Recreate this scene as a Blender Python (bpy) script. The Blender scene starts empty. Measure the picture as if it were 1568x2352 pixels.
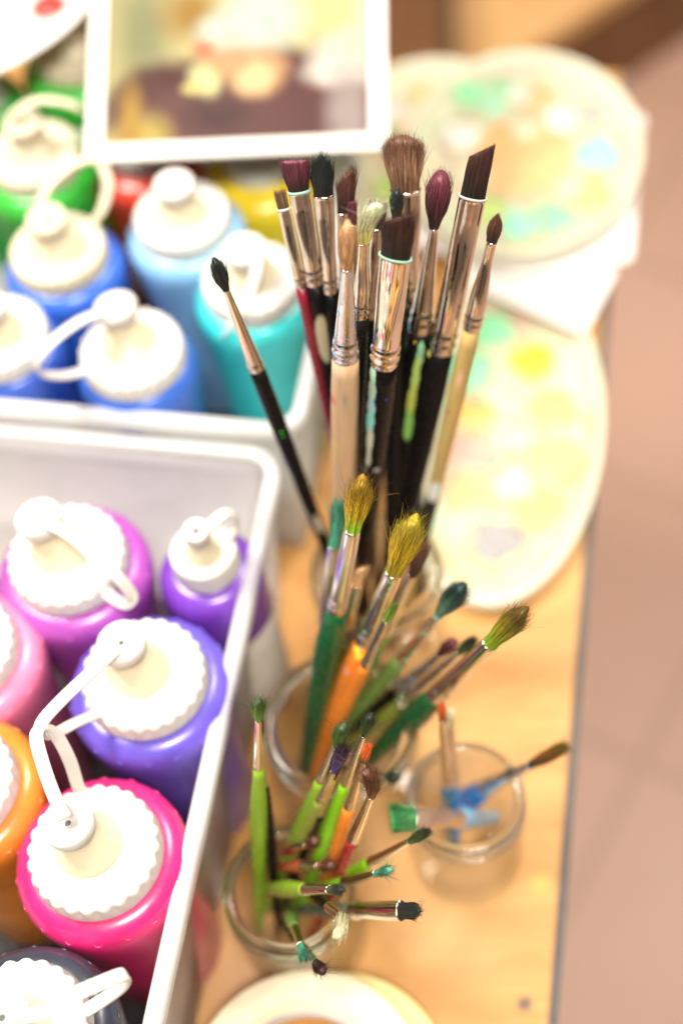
import bpy, bmesh, math, random
from mathutils import Vector, Matrix, noise
random.seed(7)
SC = bpy.context.scene
COL = SC.collection

# ------------------------------------------------------------------ camera
HC, PITCH, ROLL = 0.75, math.radians(32), math.radians(9)
F = 3267.0                                   # focal length in picture units (picture 1568 x 2352)
fv = Vector((0, math.sin(PITCH), -math.cos(PITCH)))
r0 = Vector((1, 0, 0)); u0 = Vector((0, math.cos(PITCH), math.sin(PITCH)))
rv = r0 * math.cos(ROLL) - u0 * math.sin(ROLL)
uv = u0 * math.cos(ROLL) + r0 * math.sin(ROLL)
CAM = Vector((0, 0, HC))
cd = bpy.data.cameras.new('camera'); cam = bpy.data.objects.new('camera', cd); COL.objects.link(cam)
M = Matrix((rv, uv, -fv)).transposed().to_4x4(); M.translation = CAM
cam.matrix_world = M
cd.sensor_fit = 'VERTICAL'; cd.sensor_height = 36; cd.lens = F / 2352 * 36
cd.clip_start = 0.02; cd.clip_end = 30
cd.dof.use_dof = True; cd.dof.focus_distance = 0.587; cd.dof.aperture_fstop = 2.4
SC.camera = cam

# ------------------------------------------------------------------ world, lamps, exposure
W = bpy.data.worlds.new('World'); SC.world = W; W.use_nodes = True
SC.view_settings.view_transform = 'Standard'; SC.view_settings.look = 'None'
SC.view_settings.exposure = 0.02; SC.view_settings.gamma = 1.0; SC.view_settings.use_curve_mapping = False
SC.render.engine = 'CYCLES'
SC.cycles.use_denoising = True
SC.cycles.max_bounces = 14; SC.cycles.transparent_max_bounces = 24
SC.cycles.transmission_bounces = 10; SC.cycles.glossy_bounces = 6; SC.cycles.diffuse_bounces = 4
SC.cycles.sample_clamp_indirect = 6.0
def world_nodes():
    nt = W.node_tree; N = nt.nodes; L = nt.links; N.clear()
    out = N.new('ShaderNodeOutputWorld'); bg = N.new('ShaderNodeBackground')
    tc = N.new('ShaderNodeTexCoord')
    sep = N.new('ShaderNodeSeparateXYZ'); L.new(tc.outputs['Generated'], sep.inputs[0])
    ramp = N.new('ShaderNodeValToRGB')            # room: floor, dim walls, pale ceiling
    e = ramp.color_ramp.elements
    e[0].position = 0.0; e[0].color = (.30, .20, .14, 1)
    e[1].position = 1.0; e[1].color = (1.0, .93, .84, 1)
    a = e.new(.48); a.color = (.26, .18, .13, 1)
    a = e.new(.62); a.color = (.42, .33, .26, 1)
    a = e.new(.78); a.color = (.95, .86, .76, 1)
    mp = N.new('ShaderNodeMapRange'); mp.inputs[1].default_value = -1; mp.inputs[2].default_value = 1
    L.new(sep.outputs['Z'], mp.inputs[0]); L.new(mp.outputs[0], ramp.inputs[0])
    nz = N.new('ShaderNodeTexNoise'); nz.inputs['Scale'].default_value = 3.8; nz.inputs['Detail'].default_value = 1
    L.new(tc.outputs['Generated'], nz.inputs['Vector'])
    mr = N.new('ShaderNodeMapRange'); mr.inputs[1].default_value = .47; mr.inputs[2].default_value = .55
    mr.inputs[3].default_value = .02; mr.inputs[4].default_value = 2.1
    L.new(nz.outputs['Fac'], mr.inputs[0])
    mul = N.new('ShaderNodeVectorMath'); mul.operation = 'SCALE'
    L.new(ramp.outputs[0], mul.inputs[0]); L.new(mr.outputs[0], mul.inputs['Scale'])
    L.new(mul.outputs[0], bg.inputs['Color']); bg.inputs['Strength'].default_value = .31
    L.new(bg.outputs[0], out.inputs[0])
world_nodes()
def lamp(loc, aim, size, power, col=(1, .93, .84)):
    ld = bpy.data.lights.new('ceiling_lamp', 'AREA'); ld.shape = 'RECTANGLE'; ld.size = size[0]; ld.size_y = size[1]
    ld.energy = power; ld.color = col
    o = bpy.data.objects.new('ceiling_lamp', ld); COL.objects.link(o)
    o.location = loc; o.rotation_euler = (Vector(aim) - Vector(loc)).to_track_quat('-Z', 'Y').to_euler()
lamp((.10, -.38, 1.80), (-.05, .35, 0), (.5, .25), 44)
lamp((.75, 1.05, 1.80), (0, .4, 0), (.35, .5), 26)
lamp((-.62, .80, 1.65), (-.1, .4, 0), (.5, .4), 42, (1, .95, .88))

# ------------------------------------------------------------------ picture <-> space
def ray(x, y): return fv + rv * ((x - 784) / F) - uv * ((y - 1176) / F)
def atD(x, y, D): return CAM + ray(x, y) * D
def atz(x, y, z):
    d = ray(x, y); return CAM + d * ((z - HC) / d.z)
def proj(p):
    d = p - CAM; D = d.dot(fv); return 784 + F * d.dot(rv) / D, 1176 - F * d.dot(uv) / D, D

# ------------------------------------------------------------------ mesh helpers
def link(name, verts, faces, mat, parent=None, smooth=True, loc=None):
    me = bpy.data.meshes.new(name); me.from_pydata([tuple(v) for v in verts], [], faces)
    bm = bmesh.new(); bm.from_mesh(me); bmesh.ops.recalc_face_normals(bm, faces=bm.faces[:]); bm.to_mesh(me); bm.free()
    if smooth: me.polygons.foreach_set('use_smooth', [True] * len(me.polygons))
    for m in (mat if isinstance(mat, (list, tuple)) else [mat]): me.materials.append(m)
    o = bpy.data.objects.new(name, me); COL.objects.link(o)
    if parent: o.parent = parent
    if loc is not None: o.location = loc
    return o
class MB:
    def __init__(s): s.v = []; s.f = []
    def add(s, v, f):
        n = len(s.v); s.v += [Vector(p) for p in v]; s.f += [tuple(i + n for i in q) for q in f]
    def loft(s, rings, cap0=False, cap1=False, wrap=False):
        n = len(s.v); m = len(rings[0])
        for r in rings: s.v += [Vector(p) for p in r]
        k = len(rings)
        for i in range(k if wrap else k - 1):
            a = n + i * m; b = n + ((i + 1) % k) * m
            for j in range(m):
                s.f.append((a + j, a + (j + 1) % m, b + (j + 1) % m, b + j))
        if cap0: s.f.append(tuple(n + j for j in range(m)))
        if cap1: s.f.append(tuple(n + (k - 1) * m + j for j in range(m)))
    def lathe(s, prof, seg=48, c=(0, 0), cap0=False, cap1=False, wrap=False, rad=None, sx=1, sy=1):
        rings = []
        for r, z in prof:
            ring = []
            for j in range(seg):
                a = 2 * math.pi * j / seg; q = r * (rad(a, z) if rad else 1)
                ring.append((c[0] + q * math.cos(a) * sx, c[1] + q * math.sin(a) * sy, z))
            rings.append(ring)
        s.loft(rings, cap0, cap1, wrap)
    def box(s, c, d, M3=None):
        v = []
        for z in (-1, 1):
            for y in (-1, 1):
                for x in (-1, 1):
                    p = Vector((x * d[0] / 2, y * d[1] / 2, z * d[2] / 2))
                    v.append((M3 @ p if M3 else p) + Vector(c))
        s.add(v, [(0, 1, 3, 2), (4, 5, 7, 6), (0, 1, 5, 4), (2, 3, 7, 6), (0, 2, 6, 4), (1, 3, 7, 5)])
    def obj(s, name, mat, parent=None, smooth=True, loc=None): return link(name, s.v, s.f, mat, parent, smooth, loc)
def bevel(o, w, n=2):
    m = o.modifiers.new('bevel', 'BEVEL'); m.width = w; m.segments = n; m.limit_method = 'ANGLE'
    return o
def tag(o, label, cat, group=None, kind=None):
    if label: o['label'] = label
    if cat: o['category'] = cat
    if group: o['group'] = group
    if kind: o['kind'] = kind
    return o
def thing(name, label, cat, loc=(0, 0, 0), group=None):
    o = bpy.data.objects.new(name, None); COL.objects.link(o); o.location = loc; o.empty_display_size = .02
    return tag(o, label, cat, group)
def smoothpath(P, n=8):
    P = [Vector(p) for p in P]; out = []
    for i in range(len(P) - 1):
        a = P[max(i - 1, 0)]; b = P[i]; c = P[i + 1]; d = P[min(i + 2, len(P) - 1)]
        for k in range(n):
            t = k / n
            out.append(.5 * ((2 * b) + (c - a) * t + (2 * a - 5 * b + 4 * c - d) * t * t + (3 * b - a - 3 * c + d) * t ** 3))
    out.append(P[-1]); return out
def ribbon(mb, P, w, t, up=Vector((0, 0, 1))):
    P = smoothpath(P); rings = []
    side = None
    for i, p in enumerate(P):
        T = (P[min(i + 1, len(P) - 1)] - P[max(i - 1, 0)]).normalized()
        s = T.cross(up)
        if s.length < .2 and side: s = side
        s.normalize()
        if side and s.dot(side) < 0: s = -s
        if side: s = (s * .5 + side * .5).normalized(); s = (s - T * s.dot(T)).normalized()
        side = s; nn = s.cross(T).normalized()
        ring = []
        for x, y in ((-.5, -.3), (-.4, -.5), (.4, -.5), (.5, -.3), (.5, .3), (.4, .5), (-.4, .5), (-.5, .3)):
            ring.append(p + s * (x * w) + nn * (y * t))
        rings.append(ring)
    mb.loft(rings, True, True)

# ------------------------------------------------------------------ materials
def lin(c):
    """sRGB 0-255 triple to linear"""
    return tuple((v / 255 / 12.92 if v / 255 <= .04045 else ((v / 255 + .055) / 1.055) ** 2.4) for v in c)
def newmat(name):
    m = bpy.data.materials.new(name); m.use_nodes = True
    return m, m.node_tree.nodes, m.node_tree.links, m.node_tree.nodes['Principled BSDF']
def rgb(N, c):
    n = N.new('ShaderNodeRGB'); n.outputs[0].default_value = (*c, 1); return n.outputs[0]
def mixc(N, L, fac, a, b):
    n = N.new('ShaderNodeMix'); n.data_type = 'RGBA'
    if isinstance(fac, (int, float)): n.inputs[0].default_value = fac
    else: L.new(fac, n.inputs[0])
    for k, s in ((6, a), (7, b)):
        if isinstance(s, tuple): n.inputs[k].default_value = (*s, 1)
        else: L.new(s, n.inputs[k])
    return n.outputs[2]
def noise_out(N, L, vec, scale, detail=3, stretch=None, rough=.55):
    if stretch:
        mp = N.new('ShaderNodeMapping'); mp.inputs['Scale'].default_value = stretch; L.new(vec, mp.inputs[0]); vec = mp.outputs[0]
    n = N.new('ShaderNodeTexNoise'); n.inputs['Scale'].default_value = scale; n.inputs['Detail'].default_value = detail
    n.inputs['Roughness'].default_value = rough
    L.new(vec, n.inputs['Vector']); return n.outputs['Fac']
def rng(N, L, v, a, b, c=0, d=1):
    m = N.new('ShaderNodeMapRange'); m.inputs[1].default_value = a; m.inputs[2].default_value = b
    m.inputs[3].default_value = c; m.inputs[4].default_value = d; L.new(v, m.inputs[0]); return m.outputs[0]
def bump(N, L, b, v, strength, dist):
    bp = N.new('ShaderNodeBump'); bp.inputs['Strength'].default_value = strength; bp.inputs['Distance'].default_value = dist
    L.new(v, bp.inputs['Height']); L.new(bp.outputs[0], b.inputs['Normal'])
def paint_blobs(N, L, vec, col, blobs, warp=.0, wscale=300):
    """col with stains: blobs = (centre, radii, colour, softness) in object space"""
    if warp:
        nz = N.new('ShaderNodeTexNoise'); nz.inputs['Scale'].default_value = wscale; nz.inputs['Detail'].default_value = 3
        L.new(vec, nz.inputs['Vector'])
        s = N.new('ShaderNodeVectorMath'); s.operation = 'SUBTRACT'; s.inputs[1].default_value = (.5, .5, .5); L.new(nz.outputs['Color'], s.inputs[0])
        k = N.new('ShaderNodeVectorMath'); k.operation = 'SCALE'; k.inputs['Scale'].default_value = warp; L.new(s.outputs[0], k.inputs[0])
        a = N.new('ShaderNodeVectorMath'); L.new(vec, a.inputs[0]); L.new(k.outputs[0], a.inputs[1]); vec = a.outputs[0]
    for c, r, bc, soft in blobs:
        s = N.new('ShaderNodeVectorMath'); s.operation = 'SUBTRACT'; s.inputs[1].default_value = c; L.new(vec, s.inputs[0])
        d = N.new('ShaderNodeVectorMath'); d.operation = 'DIVIDE'; d.inputs[1].default_value = r; L.new(s.outputs[0], d.inputs[0])
        l = N.new('ShaderNodeVectorMath'); l.operation = 'LENGTH'; L.new(d.outputs[0], l.inputs[0])
        f = rng(N, L, l.outputs['Value'], 1 + soft, 1 - soft)
        col = mixc(N, L, f, col, bc)
    return col
def plastic(name, c, rough=.35, var=.06, sss=0, coat=0, bumpy=0):
    m, N, L, b = newmat(name); tc = N.new('ShaderNodeTexCoord')
    n = noise_out(N, L, tc.outputs['Object'], 60, 4)
    f = rng(N, L, n, .35, .7)
    L.new(mixc(N, L, f, tuple(v * (1 - var) for v in c), tuple(min(v * (1 + var), .95) for v in c)), b.inputs['Base Color'])
    r = rng(N, L, noise_out(N, L, tc.outputs['Object'], 180, 3), .3, .7, rough * .8, min(rough * 1.3, 1)); L.new(r, b.inputs['Roughness'])
    if sss: b.inputs['Subsurface Weight'].default_value = sss; b.inputs['Subsurface Radius'].default_value = (.006, .005, .004); b.inputs['Subsurface Scale'].default_value = 1
    if coat: b.inputs['Coat Weight'].default_value = coat; b.inputs['Coat Roughness'].default_value = .08
    if bumpy: bump(N, L, b, noise_out(N, L, tc.outputs['Object'], 350, 3), bumpy, .0006)
    return m
WHITE = plastic('white_plastic', (.63, .605, .56), .42, .07, sss=.25)
CREAM = plastic('cream_plastic', (.62, .55, .40), .45, .07, sss=.2)
NOZ = plastic('milky_plastic', (.68, .60, .42), .35, .04, sss=.3)
def metal(name, c=(.95, .87, .77), rough=.055, stain=None):
    m, N, L, b = newmat(name); tc = N.new('ShaderNodeTexCoord')
    b.inputs['Metallic'].default_value = 1
    n = noise_out(N, L, tc.outputs['Object'], 260, 4, (1, 1, .25))
    L.new(mixc(N, L, rng(N, L, n, .45, .75), c, tuple(v * .72 for v in c)), b.inputs['Base Color'])
    L.new(rng(N, L, noise_out(N, L, tc.outputs['Object'], 500, 3, (1, 1, .12)), .3, .75, rough * .6, rough * 2.2), b.inputs['Roughness'])
    bump(N, L, b, noise_out(N, L, tc.outputs['Object'], 120, 2, (1, 1, .5)), .12, .001)
    if stain:
        f = rng(N, L, noise_out(N, L, tc.outputs['Object'], 330, 4), .60, .63)
        mx = N.new('ShaderNodeMixShader'); d = N.new('ShaderNodeBsdfDiffuse'); d.inputs[0].default_value = (*stain, 1)
        L.new(f, mx.inputs[0]); L.new(b.outputs[0], mx.inputs[1]); L.new(d.outputs[0], mx.inputs[2])
        L.new(mx.outputs[0], N['Material Output'].inputs[0])
    return m
STEEL = metal('nickel_ferrule'); STEEL_S = metal('ferrule_with_green_paint', stain=(.30, .62, .38)); STEEL_B = metal('ferrule_with_blue_paint', (.85, .85, .86), .16, stain=(.2, .4, .75))
BRASS = metal('warm_ferrule', (.86, .74, .58), .15)
def hairmat(name, base, tip, mid=None, rough=.5):
    """base / tip: colours along the tuft, split at generated z"""
    m, N, L, b = newmat(name); tc = N.new('ShaderNodeTexCoord')
    sep = N.new('ShaderNodeSeparateXYZ'); L.new(tc.outputs['Generated'], sep.inputs[0])
    nz = noise_out(N, L, tc.outputs['Object'], 420, 3, (1, 1, .1))
    add = N.new('ShaderNodeMath'); add.operation = 'MULTIPLY_ADD'; add.inputs[1].default_value = .5; L.new(nz, add.inputs[0]); L.new(sep.outputs['Z'], add.inputs[2])
    f = rng(N, L, add.outputs[0], .35, 1.05)
    ramp = N.new('ShaderNodeValToRGB'); e = ramp.color_ramp.elements
    e[0].color = (*base, 1); e[1].color = (*tip, 1)
    if mid: k = e.new(.5); k.color = (*mid, 1)
    L.new(f, ramp.inputs[0])
    g = N.new('ShaderNodeNewGeometry')
    v = rng(N, L, g.outputs['Random Per Island'], 0, 1, .25, 2.0)
    st = rng(N, L, noise_out(N, L, tc.outputs['Object'], 900, 2, (1, 1, .05)), .3, .7, .6, 1.35)
    mm = N.new('ShaderNodeMath'); mm.operation = 'MULTIPLY'; L.new(v, mm.inputs[0]); L.new(st, mm.inputs[1])
    sc = N.new('ShaderNodeVectorMath'); sc.operation = 'SCALE'; L.new(ramp.outputs[0], sc.inputs[0]); L.new(mm.outputs[0], sc.inputs['Scale'])
    L.new(sc.outputs[0], b.inputs['Base Color']); b.inputs['Roughness'].default_value = rough
    return m
HAIR = {
 'maroon': hairmat('maroon_hair', (.022, .009, .010), (.13, .03, .045)),
 'brownmar': hairmat('dark_brown_hair', (.028, .012, .010), (.11, .042, .028)),
 'dark': hairmat('dark_maroon_hair', (.014, .010, .007), (.052, .020, .016)),
 'black': hairmat('black_hair', (.008, .008, .008), (.014, .022, .020)),
 'mop': hairmat('brown_mop_hair', (.13, .06, .032), (.14, .065, .040), (.26, .14, .08)),
 'brown': hairmat('light_brown_hair', (.10, .06, .03), (.16, .09, .04)),
 'pale': hairmat('pale_worn_hair', (.24, .21, .09), (.36, .33, .20)),
 'tan': hairmat('tan_hair', (.40, .20, .075), (.52, .31, .15)),
 'cream': hairmat('cream_hair', (.38, .32, .08), (.58, .60, .40)),
 'olive': hairmat('golden_green_hair', (.20, .46, .015), (.20, .115, .008), (.50, .31, .012)),
 'olive2': hairmat('golden_hair', (.30, .23, .010), (.26, .20, .012), (.48, .32, .012)),
 'olive3': hairmat('olive_tipped_hair', (.19, .30, .012), (.09, .052, .008), (.22, .19, .01)),
 'green': hairmat('green_hair', (.12, .30, .03), (.03, .05, .015)),
 'greendk': hairmat('dark_green_hair', (.06, .11, .025), (.012, .018, .012)),
 'grass': hairmat('fresh_green_hair', (.22, .38, .03), (.10, .16, .015)),
 'teal': hairmat('grey_teal_hair', (.14, .30, .19), (.01, .03, .028)),
 'tealpaint': hairmat('teal_painted_hair', (.05, .26, .16), (.06, .24, .15)),
 'greenpaint': hairmat('green_painted_hair', (.07, .36, .12), (.04, .26, .08)),
 'orange': hairmat('orange_hair', (.10, .05, .015), (.62, .11, .02), (.55, .10, .02)),
 'violet': hairmat('violet_based_hair', (.07, .05, .22), (.022, .010, .014)),
 'frizz': hairmat('frayed_brown_hair', (.24, .09, .03), (.07, .025, .014)),
 'amber': hairmat('amber_hair', (.05, .035, .012), (.13, .075, .010), (.20, .08, .015)),
}
def handlemat(name, c, rough=.22, wood=False, blobs=(), warp=.0016, coat=.35):
    m, N, L, b = newmat(name); tc = N.new('ShaderNodeTexCoord'); v = tc.outputs['Object']
    if wood:
        g = noise_out(N, L, v, 240, 5, (1, 1, .07)); col = mixc(N, L, rng(N, L, g, .35, .7), tuple(x * .68 for x in c), c)
        g2 = noise_out(N, L, v, 45, 3, (1, 1, .4)); col = mixc(N, L, rng(N, L, g2, .5, .75, 0, .6), col, tuple(x * k for x, k in zip(c, (.8, .62, .5))))
        rough = .5; coat = .1
    else:
        g = noise_out(N, L, v, 90, 4, (1, 1, .25)); col = mixc(N, L, rng(N, L, g, .3, .75), tuple(x * .75 for x in c), tuple(min(1, x * 1.2) for x in c))
        sp = noise_out(N, L, v, 260, 2); col = mixc(N, L, rng(N, L, sp, .76, .78, 0, .35), col, tuple(min(1, x * .5 + .2) for x in c))
    if blobs: col = paint_blobs(N, L, v, col, blobs, warp)
    L.new(col, b.inputs['Base Color'])
    L.new(rng(N, L, noise_out(N, L, v, 200, 3), .3, .7, rough * .7, rough * 1.6), b.inputs['Roughness'])
    b.inputs['Coat Weight'].default_value = coat * (.12 if max(c) < .06 else 1); b.inputs['Coat Roughness'].default_value = .12
    b.inputs['Specular IOR Level'].default_value = .14 if max(c) < .06 else .45
    return m
HCOL = {'black': (.007, .0062, .006), 'red': (.20, .012, .025), 'wood': (.74, .50, .28), 'dgreen': (.004, .085, .022), 'orange': (.84, .24, .025),
        'lgreen': (.22, .38, .022), 'olive': (.25, .30, .045), 'brightgreen': (.25, .62, .015), 'dullgreen': (.15, .26, .06), 'brown': (.045, .03, .02),
        'blue': (.03, .22, .62), 'teal': (.02, .16, .30), 'lblue': (.20, .52, .78), 'crimson': (.34, .015, .02), 'yellowwood': (.60, .43, .14), 'grey': (.12, .14, .10), 'rust': (.40, .07, .03)}
HM = {k: handlemat(k + '_handle', c, wood=('wood' in k)) for k, c in HCOL.items()}

def glass_thin():
    m, N, L, b = newmat('jar_glass'); N.remove(b)
    lw = N.new('ShaderNodeLayerWeight'); lw.inputs['Blend'].default_value = .35
    tr = N.new('ShaderNodeBsdfTransparent')
    tint = mixc(N, L, rng(N, L, lw.outputs['Facing'], .90, 1), (.994, .996, .988), (.90, .92, .80))
    L.new(tint, tr.inputs[0])
    gl = N.new('ShaderNodeBsdfGlossy'); gl.inputs['Roughness'].default_value = .04
    f = rng(N, L, lw.outputs['Fresnel'], 0, 1, .02, .26)
    mx = N.new('ShaderNodeMixShader'); L.new(f, mx.inputs[0]); L.new(tr.outputs[0], mx.inputs[1]); L.new(gl.outputs[0], mx.inputs[2])
    tc = N.new('ShaderNodeTexCoord'); bp = N.new('ShaderNodeBump'); bp.inputs['Strength'].default_value = .25; bp.inputs['Distance'].default_value = .002
    L.new(noise_out(N, L, tc.outputs['Object'], 60, 2), bp.inputs['Height']); L.new(bp.outputs[0], gl.inputs['Normal'])
    L.new(mx.outputs[0], N['Material Output'].inputs[0]); return m
GLASS = glass_thin()
def glass_thick():
    m, N, L, b = newmat('jar_rim_glass')
    b.inputs['Base Color'].default_value = (.96, .98, .90, 1); b.inputs['Transmission Weight'].default_value = 1; b.inputs['IOR'].default_value = 1.45
    tc = N.new('ShaderNodeTexCoord'); L.new(rng(N, L, noise_out(N, L, tc.outputs['Object'], 150, 3), .3, .7, .02, .12), b.inputs['Roughness'])
    return m
GLASS_RIM = glass_thick()
def binplastic(name, opac, c=(.86, .86, .84)):
    m, N, L, b = newmat(name); N.remove(b); tc = N.new('ShaderNodeTexCoord')
    n = noise_out(N, L, tc.outputs['Object'], 25, 4)
    d = N.new('ShaderNodeBsdfDiffuse'); d.inputs[0].default_value = (*c, 1)
    t = N.new('ShaderNodeBsdfTranslucent'); t.inputs[0].default_value = (*c, 1)
    a = N.new('ShaderNodeMixShader'); a.inputs[0].default_value = .55; L.new(d.outputs[0], a.inputs[1]); L.new(t.outputs[0], a.inputs[2])
    tr = N.new('ShaderNodeBsdfTransparent'); tr.inputs[0].default_value = (.93, .94, .93, 1)
    x = N.new('ShaderNodeMixShader'); L.new(rng(N, L, n, .3, .7, opac - .06, opac + .06), x.inputs[0]); L.new(tr.outputs[0], x.inputs[1]); L.new(a.outputs[0], x.inputs[2])
    g = N.new('ShaderNodeBsdfGlossy'); g.inputs['Roughness'].default_value = .22
    lw = N.new('ShaderNodeLayerWeight'); lw.inputs['Blend'].default_value = .3
    y = N.new('ShaderNodeMixShader'); L.new(rng(N, L, lw.outputs['Fresnel'], 0, 1, .03, .5), y.inputs[0]); L.new(x.outputs[0], y.inputs[1]); L.new(g.outputs[0], y.inputs[2])
    L.new(y.outputs[0], N['Material Output'].inputs[0]); return m
BINWALL = binplastic('clear_bin_plastic', .74, (.97, .97, .955)); BINRIM = binplastic('milky_bin_rim', .74, (.97, .965, .94))

# ------------------------------------------------------------------ setting: floor, table, wooden crate beyond
def floor():
    m, N, L, b = newmat('floor_tiles'); tc = N.new('ShaderNodeTexCoord')
    mp = N.new('ShaderNodeMapping'); mp.inputs['Rotation'].default_value = (0, 0, math.radians(38)); mp.inputs['Location'].default_value = (.12, .05, 0); L.new(tc.outputs['Object'], mp.inputs[0])
    br = N.new('ShaderNodeTexBrick'); br.offset = 0; br.inputs['Scale'].default_value = 1; br.inputs['Brick Width'].default_value = .33; br.inputs['Row Height'].default_value = .33
    br.inputs['Mortar Size'].default_value = .006; br.inputs['Color1'].default_value = (.54, .335, .245, 1); br.inputs['Color2'].default_value = (.51, .31, .225, 1); br.inputs['Mortar'].default_value = (.42, .26, .19, 1)
    L.new(mp.outputs[0], br.inputs['Vector'])
    n = noise_out(N, L, tc.outputs['Object'], 5, 4)
    L.new(mixc(N, L, rng(N, L, n, .35, .75, 0, .35), br.outputs['Color'], (.45, .25, .17)), b.inputs['Base Color']); b.inputs['Roughness'].default_value = .45
    o = link('floor', [(-3, -3, -.75), (4, -3, -.75), (4, 5, -.75), (-3, 5, -.75)], [(0, 1, 2, 3)], m, smooth=False); tag(o, None, None, kind='structure')
floor()
E1 = atz(1393, 700, 0); E0 = atz(1272, 2352, 0)
te = (E1 - E0).normalized(); tn = Vector((-te.y, te.x, 0))        # along the table edge / to the left
TYAW = math.atan2(te.y, te.x) - math.pi / 2
def woodmat(name, a, bcol, spots=(), rot=0., rough=.45):
    m, N, L, b = newmat(name); tc = N.new('ShaderNodeTexCoord')
    mp = N.new('ShaderNodeMapping'); mp.inputs['Rotation'].default_value = (0, 0, rot); L.new(tc.outputs['Object'], mp.inputs[0]); v = mp.outputs[0]
    n = noise_out(N, L, v, 9, 5, (1.0, 5, 1)); n2 = noise_out(N, L, v, 60, 4, (.6, 7, 1))
    col = mixc(N, L, rng(N, L, n, .38, .66), a, bcol)
    col = mixc(N, L, rng(N, L, n2, .45, .75, 0, .45), col, tuple(x * .75 for x in bcol))
    col = mixc(N, L, rng(N, L, noise_out(N, L, tc.outputs['Object'], 6, 3), .5, .75, 0, .4), col, tuple(min(1, x * 1.15) for x in a))
    if spots: col = paint_blobs(N, L, tc.outputs['Object'], col, spots, .006, 60)
    L.new(col, b.inputs['Base Color']); L.new(rng(N, L, n2, .3, .7, rough * .8, rough * 1.2), b.inputs['Roughness'])
    bump(N, L, b, n2, .15, .001)
    return m
def table():
    root = thing('table', 'orange plywood worktable with grey edge, carrying boxes, jars and palettes', 'table', E0)
    root.rotation_euler = (0, 0, TYAW); root.location.z = -.75
    bpy.context.view_layer.update()
    inv = (Matrix.Translation(root.location) @ Matrix.Rotation(TYAW, 4, 'Z')).inverted()
    def lp(x, y): return inv @ atz(x, y, 0)
    far = (inv @ atz(1000, 150, 0)).y
    W_, N_ = 1.3, -.45
    zt = .75
    sp = []
    for x, y, r, c, s in ((1203, 2308, .0035, (.12, .08, .06), .4), (1238, 2030, .005, (.52, .36, .07), .7), (1150, 2420, .01, (.5, .3, .1), .6),
                          (1020, 2120, .03, (.50, .27, .09), .7), (560, 2250, .03, (.50, .29, .14), .8)):
        p = lp(x, y); sp.append((tuple(p), (r, r, .05), c, s))
    m = woodmat('orange_plywood', (.60, .31, .092), (.47, .215, .05), sp, rot=math.radians(-8))
    b = MB(); b.box((-W_ / 2 - .003, (far + N_) / 2, zt - .0125), (W_ - .0005, far - N_, .025)); b.obj('table_top', m, root, False)
    e = plastic('grey_edge_band', (.085, .075, .065), .6)
    b = MB(); b.box((-.0006, (far + N_) / 2, zt - .0120), (.0048, far - N_, .0252)); b.obj('edge_band', e, root, False)
    lm = woodmat('leg_wood', (.50, .28, .10), (.38, .19, .06))
    for x in (-.06, -W_ + .06):
        for y in (far - .06, N_ + .06):
            b = MB(); b.box((x, y, (zt - .025) / 2), (.05, .05, zt - .026)); b.obj('leg', lm, root, False)
table()
def crate():
    zt = -.56
    K = atz(1050, 215, zt); A = atz(1430, -28, zt); d = (A - K); d.z = 0; d.normalize(); n = Vector((-d.y, d.x, 0))
    B = atz(1040, -200, zt); e = (B - K); e.z = 0; e.normalize()
    root = thing('wooden_bench', 'blurred orange wooden bench top beyond the table, behind the round palette', 'bench', (K.x, K.y, -.75))
    h = zt + .75
    m = woodmat('bench_wood', (.80, .47, .20), (.70, .38, .14)); dk = woodmat('bench_shaded_side_wood', (.22, .10, .035), (.15, .065, .022))  # bench side wood darkened, its shade put into the colour; cupboard carcass shares it
    def prism(P, z0, z1, name, mat, ins=0):
        q = MB(); q.loft([[(p.x, p.y, z) for p in P] for z in (z0, z1)], True, True); q.obj(name, mat, root, False)
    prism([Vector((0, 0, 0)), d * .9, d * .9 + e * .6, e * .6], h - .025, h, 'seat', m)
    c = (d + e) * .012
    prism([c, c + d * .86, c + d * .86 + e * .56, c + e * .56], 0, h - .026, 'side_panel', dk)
    P = atz(1036, 130, -.42); root2 = thing('wooden_cupboard', 'dark brown wooden cupboard in shadow beyond the table, left of the bench', 'cupboard', (P.x, P.y, -.75))
    root2.rotation_euler = (0, 0, math.atan2(e.y, e.x) - math.pi / 2)
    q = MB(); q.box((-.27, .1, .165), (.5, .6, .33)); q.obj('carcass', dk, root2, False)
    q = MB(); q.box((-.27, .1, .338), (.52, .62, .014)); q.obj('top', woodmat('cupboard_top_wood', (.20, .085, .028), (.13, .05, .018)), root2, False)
crate()

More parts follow.
